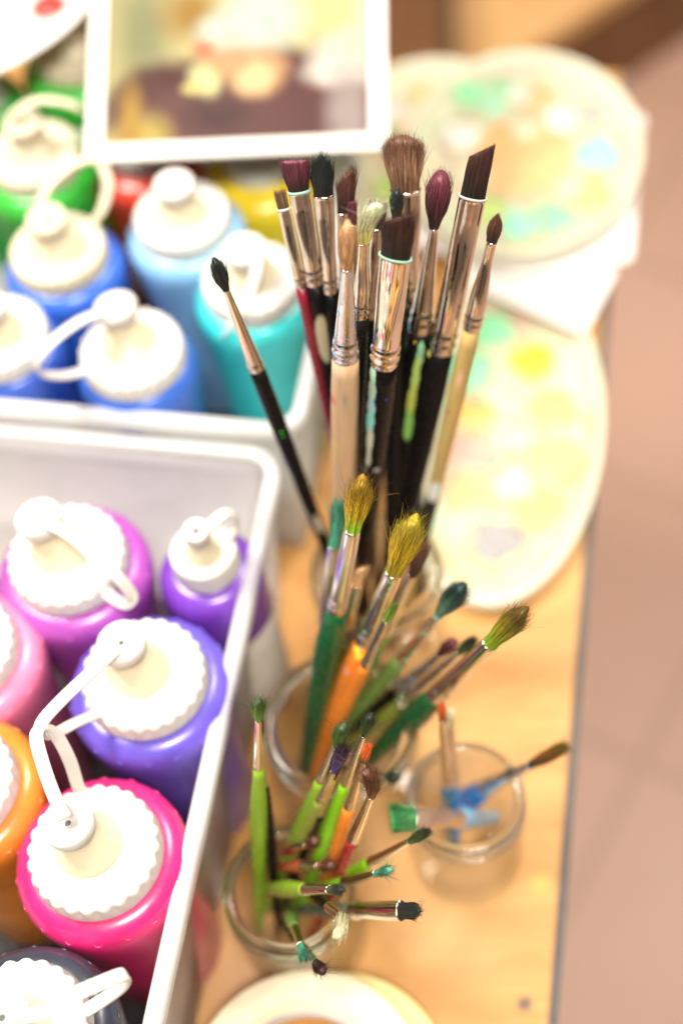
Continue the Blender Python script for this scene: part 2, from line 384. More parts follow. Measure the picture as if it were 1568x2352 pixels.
# ------------------------------------------------------------------ clear plastic boxes
RZ = .15
SHADE_SHEET = plastic('dark_shade_sheet', (.025, .022, .022), .8)  # near-black colour standing in for shade deep inside the boxes
def rrect(o, z, W_, L_, rad, seg=7):
    r = max(rad + o, .002); x = W_ / 2 + o; y = L_ / 2 + o; pts = []
    for cx, cy, a0 in ((x - r, y - r, 0), (-x + r, y - r, 90), (-x + r, -y + r, 180), (x - r, -y + r, 270)):
        for k in range(seg + 1):
            a = math.radians(a0 + 90 * k / seg); pts.append((cx + r * math.cos(a), cy + r * math.sin(a), z))
    return pts
Bc = atz(660, 1022, RZ); Bf = atz(372, 2352, RZ)
be = (Bc - Bf); be.z = 0; be.normalize(); bn = Vector((-be.y, be.x, 0)); BYAW = math.atan2(be.y, be.x) - math.pi / 2
def bin_box(name, label, corner, W_, L_):
    c = corner - be * (L_ / 2) + bn * (W_ / 2)
    root = thing(name, label, 'storage box', (c.x, c.y, .0005)); root.rotation_euler = (0, 0, BYAW)
    W0, L0, rad = W_ - .012, L_ - .012, .014
    h = RZ - .001
    prof = [(-.012, 0), (-.001, h - .022), (.0005, h - .018), (.0005, h - .005)]
    inner = [(-.001, h - .005), (-.001, h - .019), (-.0028, h - .024), (-.0138, .0018)]
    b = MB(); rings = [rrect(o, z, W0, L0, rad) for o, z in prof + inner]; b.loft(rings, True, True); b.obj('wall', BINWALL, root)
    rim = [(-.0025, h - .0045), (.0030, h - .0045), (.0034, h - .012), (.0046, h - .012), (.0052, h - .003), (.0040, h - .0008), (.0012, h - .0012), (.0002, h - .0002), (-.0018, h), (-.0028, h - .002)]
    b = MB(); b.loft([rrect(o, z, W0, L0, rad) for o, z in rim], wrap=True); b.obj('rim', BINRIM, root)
    b = MB(); b.loft([rrect(-.0150, .0024, W0, L0, rad), rrect(-.0150, .0042, W0, L0, rad)], True, True); b.obj('shade_sheet', SHADE_SHEET, root, False)  # dark sheet added on the box floor to paint in the shade there
    return root
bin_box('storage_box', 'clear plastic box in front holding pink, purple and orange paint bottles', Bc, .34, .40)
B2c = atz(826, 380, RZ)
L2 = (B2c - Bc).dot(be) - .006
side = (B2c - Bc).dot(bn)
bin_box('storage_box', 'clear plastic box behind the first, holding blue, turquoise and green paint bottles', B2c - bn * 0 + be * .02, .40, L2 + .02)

# ------------------------------------------------------------------ paint bottles
ZC = .165
def body_mat(name, c, streak=None):
    m, N, L, b = newmat(name); tc = N.new('ShaderNodeTexCoord'); v = tc.outputs['Object']
    n = noise_out(N, L, v, 38, 5); col = mixc(N, L, rng(N, L, n, .3, .72), tuple(x * .82 for x in c), tuple(min(.95, x * 1.12 + .01) for x in c))
    if streak: col = mixc(N, L, rng(N, L, noise_out(N, L, v, 55, 4, (1, 1, .5)), .52, .68, 0, .7), col, streak)
    L.new(col, b.inputs['Base Color'])
    b.inputs['Roughness'].default_value = .3; b.inputs['Coat Weight'].default_value = .35; b.inputs['Coat Roughness'].default_value = .2
    b.inputs['Subsurface Weight'].default_value = .12; b.inputs['Subsurface Radius'].default_value = (.005, .004, .005)
    bump(N, L, b, noise_out(N, L, v, 120, 3), .15, .001)
    return m
LABEL = plastic('bottle_label_paper', (.66, .63, .56), .6, .12)
HOLE = plastic('stopper_hole_dark', (.03, .03, .03), .5)
def bottle(label, cap_px, color, r=.0388, rc=.0292, streak=None, capmat=WHITE, nozzle=None, strap=None, notches=24, zc=ZC, small=False, group='paint bottles in the clear boxes', up=(0, 0, 1)):
    p = atz(*cap_px, zc); base = Vector((p.x, p.y, .0055))
    root = thing('paint_bottle', label, 'paint bottle', base, group)
    H = zc - .0055
    hs = .0105 if not small else .014                                # cap height
    zn = H - hs
    if small:
        prof = [(.0, .0), (r * .9, 0), (r, .004), (r, zn - .017)]
        for k in range(1, 11):
            a = k / 10 * math.pi / 2; prof.append((rc * .86 + (r - rc * .86) * math.cos(a) ** .8, zn - .0155 + .0135 * math.sin(a)))
    else:                                                           # round collar under the cap, body drawn in below it
        prof = [(.0, .0), (r * .78, 0), (r * .82, .004), (r * .83, zn - .085), (r * .88, zn - .052), (r * .955, zn - .030), (r * .99, zn - .020)]
        for k in range(0, 11):
            a = k / 10 * math.pi / 2; prof.append((rc * .90 + (r - rc * .90) * math.cos(a) ** .75, zn - .0125 + .0115 * math.sin(a)))
    prof += [(rc * .86, zn + .004)]
    b = MB(); b.lathe(prof, 64, cap1=True)
    for k in range(18):                                             # embossed marks round the shoulder
        a = 2 * math.pi * k / 18 + .1; rr = r * .950; zz = zn - .0064
        q = MB(); q.lathe([(.0020, -.0008), (.0025, -.0002), (.0020, .0003), (.0015, -.0002)], 12, wrap=True, sx=1, sy=1)
        Mx = Matrix.Translation((rr * math.cos(a), rr * math.sin(a), zz)) @ Matrix.Rotation(a, 4, 'Z') @ Matrix.Rotation(math.radians(46), 4, 'Y')
        if not small: b.add([Mx @ v for v in q.v], q.f)
    b.obj('body', body_mat('paint_body', color, streak), root)
    if small:
        b = MB(); b.lathe([(r + .0004, .012), (r + .0007, .013), (r + .0007, H * .62), (r + .0004, H * .63)], 64); b.obj('label', LABEL, root)
    def sc(a, z):
        if small: return 1 + .012 * math.cos(40 * a)
        return 1 - .05 * (.5 + .5 * math.cos(notches * a)) ** 1.6 * (1 if z > zn + .0025 else .1)
    b = MB()
    b.lathe([(rc * 1.0, zn), (rc * 1.01, zn + .001), (rc * 1.0, zn + .003), (rc, H - .003), (rc * .985, H - .0012), (rc * .955, H - .0002), (rc * .9, H), (rc * .5, H + .0006), (rc * .2, H + .001)], 176, rad=sc, cap1=True)
    cap = b.obj('cap', capmat, root)
    if nozzle:
        if nozzle == 'up': T = Vector((0, 0, H + .019))
        else: T = atz(*nozzle, zc + .021) - base
        a = Vector((T.x * .35, T.y * .35, H + .0008)); ax = (T - a); rings = []
        rn = .0150 if not small else .009
        for t, q in ((0, rn), (.12, rn * .92), (.2, rn * .74), (.6, rn * .52), (1, rn * .40)):
            rings.append([a + ax * t + Vector((q * math.cos(k * math.pi / 14), q * math.sin(k * math.pi / 14), 0)) for k in range(28)])
        b = MB(); b.loft(rings, cap1=True); b.obj('nozzle', NOZ, cap)
        rs = .0112 if not small else .0065
        axn = Vector((T.x * .4, T.y * .4, .026)).normalized(); q = MB()
        q.lathe([(.0012, -.001), (.0016, .0028), (rs * .55, .0033), (rs * .60, .0040), (rs * .9, .0044), (rs, .0034), (rs, .0005), (rs * .96, -.003), (rs * .5, -.0035)], 40)
        Mx = Matrix.Translation(T) @ axn.to_track_quat('Z', 'Y').to_matrix().to_4x4()
        st = link('stopper', [Mx @ v for v in q.v], q.f, capmat, cap)
        q = MB(); q.lathe([(.0014, .0018), (.0007, .0018)], 16, cap1=True); link('hole', [Mx @ v for v in q.v], q.f, HOLE, st)
    if strap:
        P = [atz(x, y, z) - base for x, y, z in strap]; b = MB(); ribbon(b, P, .0058, .0017, Vector(up)); b.obj('strap', capmat, cap)
    return root
g1 = 'paint bottles in the front box'
bottle('hot pink paint bottle with scalloped white cap and looped strap, nearest the box rim', (212, 1945), (.68, .014, .155), nozzle=(160, 1895), group=g1,
       strap=[(150, 1880, .195), (122, 1820, .203), (96, 1745, .212), (84, 1690, .214), (100, 1672, .208), (130, 1690, .198), (160, 1745, .184), (178, 1800, .170), (186, 1820, .162)])
bottle('lilac blue paint bottle with big scalloped white cap, between pink and violet ones', (327, 1545), (.115, .075, .50), nozzle=(282, 1482), group=g1,
       strap=[(268, 1490, .195), (215, 1540, .200), (150, 1600, .204), (100, 1655, .205), (92, 1688, .200), (120, 1688, .190), (175, 1660, .178), (222, 1640, .165), (240, 1628, .16)])
bottle('orchid purple paint bottle in the far corner of the front box, strap curling right', (150, 1270), (.34, .06, .36), streak=(.52, .15, .34), nozzle=(92, 1197), group=g1,
       strap=[(105, 1200, .193), (160, 1228, .197), (215, 1275, .195), (268, 1322, .188), (303, 1368, .176), (290, 1388, .168), (255, 1370, .162), (232, 1345, .158)])
bottle('small violet paint bottle with narrow white cap, beside the corner of the front box', (465, 1262), (.16, .035, .40), r=.0262, rc=.0165, small=True, nozzle=(452, 1225), group=g1,
       strap=[(462, 1222, .187), (495, 1195, .189), (520, 1178, .186), (540, 1190, .180), (540, 1215, .172), (520, 1240, .163), (508, 1255, .158)])
bottle('orange paint bottle cut off by the left edge of the photo', (-118, 1790), (.58, .19, .015), group=g1, nozzle='up')
bottle('light pink paint bottle cut off at the left edge, above the orange one', (-110, 1480), (.76, .19, .33), group=g1, nozzle='up')
bottle('dark slate paint bottle with white cap and wide strap at bottom left', (40, 2365), (.020, .023, .040), group=g1, nozzle='up', streak=(.03, .035, .06),
       strap=[(30, 2330, .19), (90, 2330, .195), (160, 2290, .199), (240, 2255, .198), (288, 2238, .192), (282, 2262, .182), (240, 2295, .170), (200, 2320, .163)])
g2 = 'paint bottles in the back box'
bottle('royal blue paint bottle with cream cap and ring strap, left in the back box', (130, 565), (.03, .13, .58), r=.0345, rc=.0275, capmat=CREAM, nozzle='up', group=g2,
       strap=[(90, 470, .185), (120, 415, .192), (175, 375, .195), (225, 372, .190), (248, 420, .182), (235, 480, .172), (205, 520, .163)])
bottle('pale sky blue paint bottle with white cap, under the lower edge of the picture', (415, 487), (.26, .50, .78), r=.0345, rc=.0275, nozzle='up', group=g2)
bottle('turquoise paint bottle with white cap, right end of the back box', (575, 634), (.04, .60, .60), r=.0335, rc=.0275, nozzle='up', group=g2,
       strap=[(565, 560, .19), (590, 600, .196), (570, 680, .186), (530, 745, .172), (515, 770, .160)])
bottle('deep blue paint bottle with white cap and ball stopper, front row of the back box', (300, 797), (.03, .13, .56), r=.0325, rc=.0282, nozzle=(268, 712), group=g2,
       strap=[(240, 715, .192), (180, 740, .196), (120, 785, .196), (85, 830, .19), (95, 858, .18), (150, 862, .170), (200, 850, .163)])
bottle('dark blue paint bottle with white cap, cut off by the left edge', (-8, 762), (.03, .10, .50), r=.0325, rc=.0275, nozzle='up', group=g2)
bottle('green paint bottle with cream cap at the left edge, behind the royal blue one', (75, 345), (.03, .42, .03), r=.0365, rc=.028, capmat=CREAM, nozzle='up', group=g2,
       strap=[(20, 270, .19), (70, 235, .197), (130, 232, .195), (185, 250, .187), (215, 285, .172), (205, 320, .163)])
bottle('bright green paint bottle with beige cap, under the white plate', (165, 105), (.06, .55, .06), r=.0365, rc=.026, capmat=CREAM, nozzle='up', group=g2)
bottle('dark green paint bottle with white cap, half outside the left edge', (-90, 200), (.03, .40, .06), r=.036, rc=.026, group=g2, nozzle='up')
bottle('red paint bottle mostly hidden under the picture, left of the yellow one', (318, 318), (.66, .05, .02), r=.0355, rc=.022, group=g2, zc=.150)
bottle('yellow paint bottle mostly hidden under the picture, right of the red one', (590, 352), (.85, .62, .02), r=.0355, rc=.020, group=g2, zc=.145)

# ------------------------------------------------------------------ picture, plate
def picture():
    zb = .185
    Lc = atz(196, 376, zb); Rc = atz(893, 346, zb)
    ex = (Rc - Lc); wdt = ex.length; ex.normalize(); hz = Vector((-ex.y, ex.x, 0)); t = math.radians(20)
    ey = hz * math.cos(t) + Vector((0, 0, 1)) * math.sin(t); ez = ex.cross(ey); h = .26
    root = thing('framed_picture', 'white bordered colour print lying slanted on the bottle caps', 'picture')
    Mx = Matrix((ex, ey, ez)).transposed().to_4x4(); Mx.translation = Lc; root.matrix_world = Mx
    m, N, L, b = newmat('colour_print'); tc = N.new('ShaderNodeTexCoord'); w = wdt
    bw = .0102
    def P(x, y):                                                # picture pixel -> plane position
        d = ray(x, y); s = (Lc - CAM).dot(ez) / d.dot(ez); q = CAM + d * s - Lc; return q.dot(ex), q.dot(ey)
    def bl(x, y, rx, ry, c, soft=.35):
        u, v = P(x, y); k = wdt / 690; return ((u, v, 0), (rx * k, ry * k * 1.05, 1), tuple(q_ * .46 for q_ in lin(c)), soft)
    bs = [bl(640, 20, 60, 90, (232, 220, 165), .5), bl(700, 70, 330, 130, (226, 214, 150), .5), bl(330, 70, 70, 130, (150, 150, 105), .6), bl(440, 30, 60, 60, (170, 130, 50), .6), bl(350, 250, 110, 70, (70, 38, 34), .35),
          bl(620, 255, 300, 150, (104, 62, 56), .15), bl(375, 238, 115, 100, (88, 48, 42), .2), bl(735, 245, 115, 95, (108, 68, 62), .2), bl(560, 260, 200, 110, (100, 60, 56), .2), bl(455, 270, 190, 60, (112, 72, 66), .4), bl(500, 265, 70, 36, (78, 52, 50), .6), bl(330, 330, 60, 60, (205, 180, 90), .5), bl(300, 290, 26, 90, (190, 150, 60), .6),
          bl(600, 45, 90, 75, (205, 220, 208), .4), bl(500, 75, 45, 40, (214, 224, 205), .5), bl(470, 115, 24, 22, (205, 130, 90), .5), bl(475, 180, 38, 36, (238, 232, 165), .4), bl(440, 205, 20, 14, (232, 214, 130), .5),
          bl(590, 165, 62, 50, (235, 180, 125), .4), bl(585, 180, 42, 34, (248, 218, 160), .4), bl(520, 150, 40, 26, (225, 170, 120), .6), bl(740, 190, 30, 22, (125, 50, 60), .5),
          bl(810, 130, 95, 66, (226, 214, 196), .3), bl(760, 165, 60, 34, (232, 222, 208), .4), bl(800, 265, 46, 95, (176, 160, 152), .5), bl(850, 60, 40, 70, (215, 222, 190), .5)]
    col = paint_blobs(N, L, tc.outputs['Object'], rgb(N, tuple(q_ * .46 for q_ in lin((205, 190, 130)))), bs, .007, 60)
    n = noise_out(N, L, tc.outputs['Object'], 90, 4); col = mixc(N, L, rng(N, L, n, .5, .8, 0, .3), col, tuple(q_ * .5 for q_ in lin((120, 80, 60))))
    L.new(col, b.inputs['Base Color']); b.inputs['Roughness'].default_value = .6; b.inputs['Specular IOR Level'].default_value = .2
    q = MB(); q.box((w / 2, h / 2, -.0005), (w - .002, h - .002, .0016)); q.obj('print', m, root, False)
    bm_ = plastic('white_border_card', (.63, .59, .55), .55, .03)
    q = MB()
    for c, d in (((w / 2, bw / 2, .0008), (w, bw, .003)), ((w / 2, h - bw / 2, .0008), (w, bw, .003)), ((bw / 2 + .0005, h / 2, .0008), (bw, h - 2 * bw, .0028)), ((w - bw / 2 - .0005, h / 2, .0008), (bw, h - 2 * bw, .0028))):
        q.box(c, d)
    q.obj('border', bm_, root, False)
picture()
def plate():
    z = .2
    a = atz(222, 0, z); b_ = atz(0, 168, z); c = (a + b_) / 2; d = Vector((b_.y - a.y, a.x - b_.x, 0)).normalized()
    if d.y < 0: d = -d
    chord = (a - b_).length / 2; R_ = .118; ctr = c + d * math.sqrt(R_ ** 2 - chord ** 2)
    root = thing('plate', 'white mixing plate with a red paint dab in the top left corner', 'plate', (ctr.x, ctr.y, z - .012))
    q = MB(); q.lathe([(.07, 0), (.10, .004), (.116, .011), (.118, .0125), (.117, .0135), (.098, .0065), (.068, .0025), (.001, .0022)], 64, cap0=True, cap1=True); q.obj('dish', WHITE, root)
    p = atz(108, -2, z) - root.location; q = MB(); q.lathe([(.011, .0068), (.009, .0088), (.004, .0098), (.0005, .010)], 20, c=(p.x, p.y), cap1=True, sx=1, sy=1)
    q.obj('paint_dab', plastic('red_paint', (.68, .03, .02), .3), root)
plate()

# ------------------------------------------------------------------ palettes and sheets
PALRIM = plastic('ivory_palette_rim', (.64, .61, .46), .35, .05)
PAINT = {k: plastic(k + '_paint', c, .55, .15) for k, c in {'mint': (.24, .66, .34), 'aqua': (.26, .68, .46), 'cream': (.66, .58, .40), 'yellow': (.70, .53, .03), 'pale yellow': (.62, .48, .16), 'peach': (.72, .42, .18),
         'pink': (.66, .33, .26), 'rose': (.62, .38, .34), 'green': (.32, .64, .2), 'white': (.72, .69, .62), 'orange': (.72, .38, .10), 'lilac': (.30, .28, .27), 'lime': (.44, .58, .16)}.items()}
def palmat(name, c):
    m, N, L, b = newmat(name); tc = N.new('ShaderNodeTexCoord'); v = tc.outputs['Object']; col = c
    for k, (pc, lo) in enumerate((((.30, .58, .26), .53), ((.60, .31, .15), .52), ((.58, .45, .10), .57), ((.55, .31, .24), .53), ((.32, .62, .38), .54))):
        mp = N.new('ShaderNodeMapping'); mp.inputs['Location'].default_value = (.31 * k, .17 * k, .5 * k); L.new(v, mp.inputs[0])
        f = noise_out(N, L, mp.outputs[0], 26, 3); col = mixc(N, L, rng(N, L, f, lo, lo + .14, 0, .62), col, pc)
    # colour stays where paint was mixed, the rim is clean
    L.new(col, b.inputs['Base Color']); b.inputs['Roughness'].default_value = .42; return m
def palette(label, ctr_px, z, sx, sy, yaw, pts, mat, centre=None, rim=.011):
    c = atz(*ctr_px, z); root = thing('paint_palette', label, 'palette', (c.x, c.y, z), 'used mixing palettes on the table'); root.rotation_euler = (0, 0, yaw)
    pts = [(x, y, r * 1.12, c_) for x, y, r, c_ in pts]
    q = MB(); q.lathe([(.97, .0), (1.0, .004), (1.005, rim), (.985, rim + .001), (.945, rim - .001), (.90, .0045), (.62, .0035), (.52, .0055), (.46, .0035), (.01, .003)], 72, cap0=True, cap1=True, sx=sx, sy=sy)
    inv = (Matrix.Translation(root.location) @ Matrix.Rotation(yaw, 4, 'Z')).inverted()
    dabs = []
    for x, y, r, col in pts:
        p = inv @ atz(x, y, z + .005); dabs.append((p.x, p.y, r, col))
        k = MB(); k.lathe([(r * 1.15, .004), (r * 1.2, .0062), (r * 1.08, .0064), (r, .004)], 24, c=(p.x, p.y), wrap=True); q.add(k.v, k.f)
    q.obj('dish', mat, root)
    k = MB(); k.lathe([(1.0, .0045), (1.008, rim + .0006), (.985, rim + .0022), (.940, rim - .0004), (.915, .0056)], 72, sx=sx, sy=sy); k.obj('raised_rim', PALRIM, root)
    for x, y, r, col in dabs:
        k = MB(); k.lathe([(r * .98, .0038), (r * .9, .0052), (r * .5, .006), (r * .05, .0058)], 20, c=(x, y), cap1=True, rad=lambda a, zz: 1 + .13 * math.sin(3 * a + x * 300) + .08 * math.sin(5 * a + y * 200))
        k.obj('paint_dab', PAINT[col], root)
    if centre:
        k = MB(); k.lathe([(.40, .0037), (.37, .005), (.05, .0052)], 32, sx=sx, sy=sy, cap1=True); k.obj('mixing_puddle', PAINT[centre], root)
    return root
PAL = palmat('smeared_palette_plastic', (.55, .52, .35)); PALW = palmat('smeared_ivory_palette', (.55, .53, .37))
PY = TYAW
palette('cream oval palette with pastel wells lying in front, beside the jars', (1148, 1000), .001, .0640, .128, PY + .02,
        [(1222, 830, .013, 'yellow'), (1130, 760, .013, 'mint'), (1075, 850, .014, 'mint'), (1268, 940, .013, 'pale yellow'), (1275, 1055, .014, 'peach'), (1235, 1165, .014, 'lime'), (1140, 1240, .014, 'lilac'),
         (1085, 1130, .014, 'peach'), (1085, 1040, .017, 'pink'), (1170, 1000, .012, 'rose'), (1090, 960, .013, 'orange'), (1180, 1110, .012, 'cream')], PAL)
def sheet(label, px, z, mat, th=.0012):
    P = [atz(x, y, z) for x, y in px]; c = sum(P, Vector()) / len(P); n = len(P)
    V = [p - c for p in P] + [p - c + Vector((0, 0, th)) for p in P]
    o = link('paper_sheet', V, [tuple(range(n)), tuple(range(n, 2 * n))] + [(i, (i + 1) % n, (i + 1) % n + n, i + n) for i in range(n)], mat, smooth=False, loc=c)
    return tag(o, label, 'paper sheet', 'paper sheets under the palettes')
PAPER = plastic('white_paper', (.70, .665, .62), .7, .04)
sheet('white paper sheet lying over the far end of the front oval palette', [(1036, 640), (1334, 768), (1352, 750), (1412, 630), (1416, 605), (1100, 480)], .0150, PAPER)
sheet('white paper sheet sticking out under the far round palette', [(940, 560), (1180, 640), (1440, 606), (1452, 590), (1462, 440), (1466, 330), (1482, 290), (1474, 266), (1430, 262), (1380, 262), (960, 330)], .0185, PAPER, .002)
palette('cream palette half hidden behind the mop brush, under the round one', (985, 352), .0015, .074, .088, PY, [(905, 262, .013, 'white'), (940, 290, .012, 'peach'), (975, 225, .012, 'pale yellow'), (930, 360, .012, 'pale yellow'), (900, 430, .013, 'lime')], PAL)
palette('round cream palette with mint paint dabs and peach centre, at the table end', (1195, 366), .0215, .0830, .098, PY,
        [(1085, 215, .013, 'mint'), (1150, 208, .012, 'mint'), (1128, 240, .009, 'aqua'), (1188, 215, .011, 'white'), (1232, 230, .011, 'peach'), (1290, 270, .012, 'white'), (1345, 265, .012, 'rose'), (1372, 350, .015, 'aqua'),
         (1350, 450, .013, 'pale yellow'), (1310, 430, .010, 'cream'), (1262, 500, .014, 'mint'), (1195, 515, .012, 'aqua'), (1120, 480, .012, 'lime'), (1075, 400, .012, 'cream'), (1058, 310, .013, 'white'), (1205, 290, .010, 'cream')], PALW, 'peach')

# ------------------------------------------------------------------ masking tape
TAPE = plastic('masking_tape_paper', (.80, .70, .50), .55, .05, bumpy=.2); CARD = plastic('core_cardboard', (.45, .40, .36), .7, .1)
def tape(label, px, z0, R_, r_, col, h=.024):
    c = atz(*px, z0 + h); root = thing('masking_tape_roll', label, 'tape roll', (c.x, c.y, z0), 'masking tape rolls')
    q = MB(); q.lathe([(r_ + .0022, .0004), (R_ - .0006, 0), (R_, .0008), (R_, h - .0008), (R_ - .0006, h), (r_ + .0022, h - .0004)], 90, wrap=True); q.obj('tape', col, root)
    q = MB(); q.lathe([(r_, .0006), (r_ + .002, .0006), (r_ + .002, h + .0003), (r_, h + .0003)], 72, wrap=True); cr = q.obj('core', CARD, root)
    m, N, L, b = newmat('printed_core_label'); tc = N.new('ShaderNodeTexCoord')
    n = noise_out(N, L, tc.outputs['Object'], 45, 2); L.new(mixc(N, L, rng(N, L, n, .45, .55), (.72, .10, .04), (.85, .55, .20)), b.inputs['Base Color'])
    q = MB(); q.lathe([(r_ - .0004, .002), (r_ - .0006, h - .0025)], 72); q.obj('printed_liner', m, cr)
    return root
TAPEY = plastic('yellow_masking_tape', (.82, .66, .28), .55, .05)
tape('yellowish masking tape roll underneath, sticking out to the right', (775, 2500), .0006, .0550, .037, TAPEY)
tape('cream masking tape roll on top, at the bottom edge of the photo', (703, 2512), .0252, .0565, .0352, TAPE)

# ------------------------------------------------------------------ glass jars
JD = {}
def jar(key, label, px, zr, w_px, bulge=1.04):
    c = atz(*px, zr); D = proj(c)[2]; r = w_px / 2 * D / F
    JD[key] = (Vector((c.x, c.y, 0)), r, zr)
    root = thing('glass_jar', label, 'jar', (c.x, c.y, .0006), 'glass jars holding paintbrushes'); h = zr - .0006; R_ = r * bulge
    out = [(R_ * .86, 0), (R_ * .95, .0012), (R_, .006), (R_, h - .030), (R_ * .985, h - .024), (r * .97, h - .018), (r * .955, h - .015), (r * .955, h - .012), (r * .985, h - .0105), (r * .955, h - .009), (r * .955, h - .005)]
    inn = [(r * .90, h - .005), (r * .90, h - .018), (R_ - .0032, h - .028), (R_ - .0026, .010), (R_ * .84, .0055), (R_ * .3, .0045)]
    q = MB(); q.lathe(out + inn, 72, cap0=True, cap1=True); q.obj('glass_body', GLASS, root)
    q = MB(); t = r * .095; cz = h - .0030; cr = r * .915
    q.lathe([(cr + t * 1.0 * math.cos(a * math.pi / 6), cz + .0030 * math.sin(a * math.pi / 6)) for a in range(12)], 80, wrap=True); q.obj('rim', GLASS_RIM, root)
    q = MB(); q.lathe([(r * .985 + .0014 * math.cos(a * math.pi / 5), h - .0115 + .0013 * math.sin(a * math.pi / 5)) for a in range(10)], 80, wrap=True); q.obj('thread_ring', GLASS_RIM, root)
    return root
jar('J1', 'tall glass jar at the back packed with long artist brushes', (862, 1305), .11, 300)
jar('J2', 'wide glass jar in the middle with green and orange handled brushes', (778, 1655), .11, 354)
jar('J3', 'glass jar nearest the tape rolls, crammed with small school brushes', (660, 2040), .09, 300)
jar('J4', 'small glass jar on the right holding blue handled brushes', (1068, 1830), .085, 272)

# ------------------------------------------------------------------ paintbrushes
def interp(T, x):
    for (a, va), (b, vb) in zip(T, T[1:]):
        if x <= b: 
            t = (x - a) / (b - a) if b > a else 0; t = t * t * (3 - 2 * t); return va + (vb - va) * t
    return T[-1][1]
KIND = {   # width profile, thickness profile, tip(u) = length factor across the width
 'round': ([(0, 1), (.4, 1.22), (.75, .85), (1, .10)], [(0, 1), (.4, 1.22), (.75, .85), (1, .10)], lambda u: 1 - .12 * abs(u)),
 'fullround': ([(0, 1), (.55, 1.5), (.85, 1.45), (1, .75)], [(0, 1), (.55, 1.5), (.85, 1.4), (1, .7)], lambda u: 1 - .10 * u * u),
 'blunt': ([(0, 1), (.5, 1.3), (.85, 1.25), (1, .75)], [(0, 1), (.5, 1.3), (.85, 1.2), (1, .7)], lambda u: 1 - .22 * abs(u) ** 1.5),
 'flat': ([(0, 1), (.6, 1.06), (1, 1.08)], [(0, 1), (.5, .9), (1, .35)], lambda u: 1),
 'flare': ([(0, 1), (.6, 1.28), (1, 1.42)], [(0, 1), (.5, 1.1), (1, .6)], lambda u: 1 - .05 * u),
 'angle': ([(0, 1), (.6, 1.03), (1, .95)], [(0, 1), (.5, .9), (1, .35)], lambda u: .90 + .16 * u),
 'filbert': ([(0, 1), (.5, 1.15), (.85, .95), (1, .45)], [(0, 1), (.5, .9), (1, .3)], lambda u: 1 - .25 * u * u),
 'mop': ([(0, 1), (.45, 1.3), (.8, 1.42), (1, 1.12)], [(0, 1), (.5, 1.3), (1, 1.0)], lambda u: 1 - .14 * u * u - .03 * u),
 'ragged': ([(0, 1), (.5, 1.2), (1, 1.15)], [(0, 1), (.5, 1.1), (1, .9)], lambda u: 1 - .1 * u * u),
}
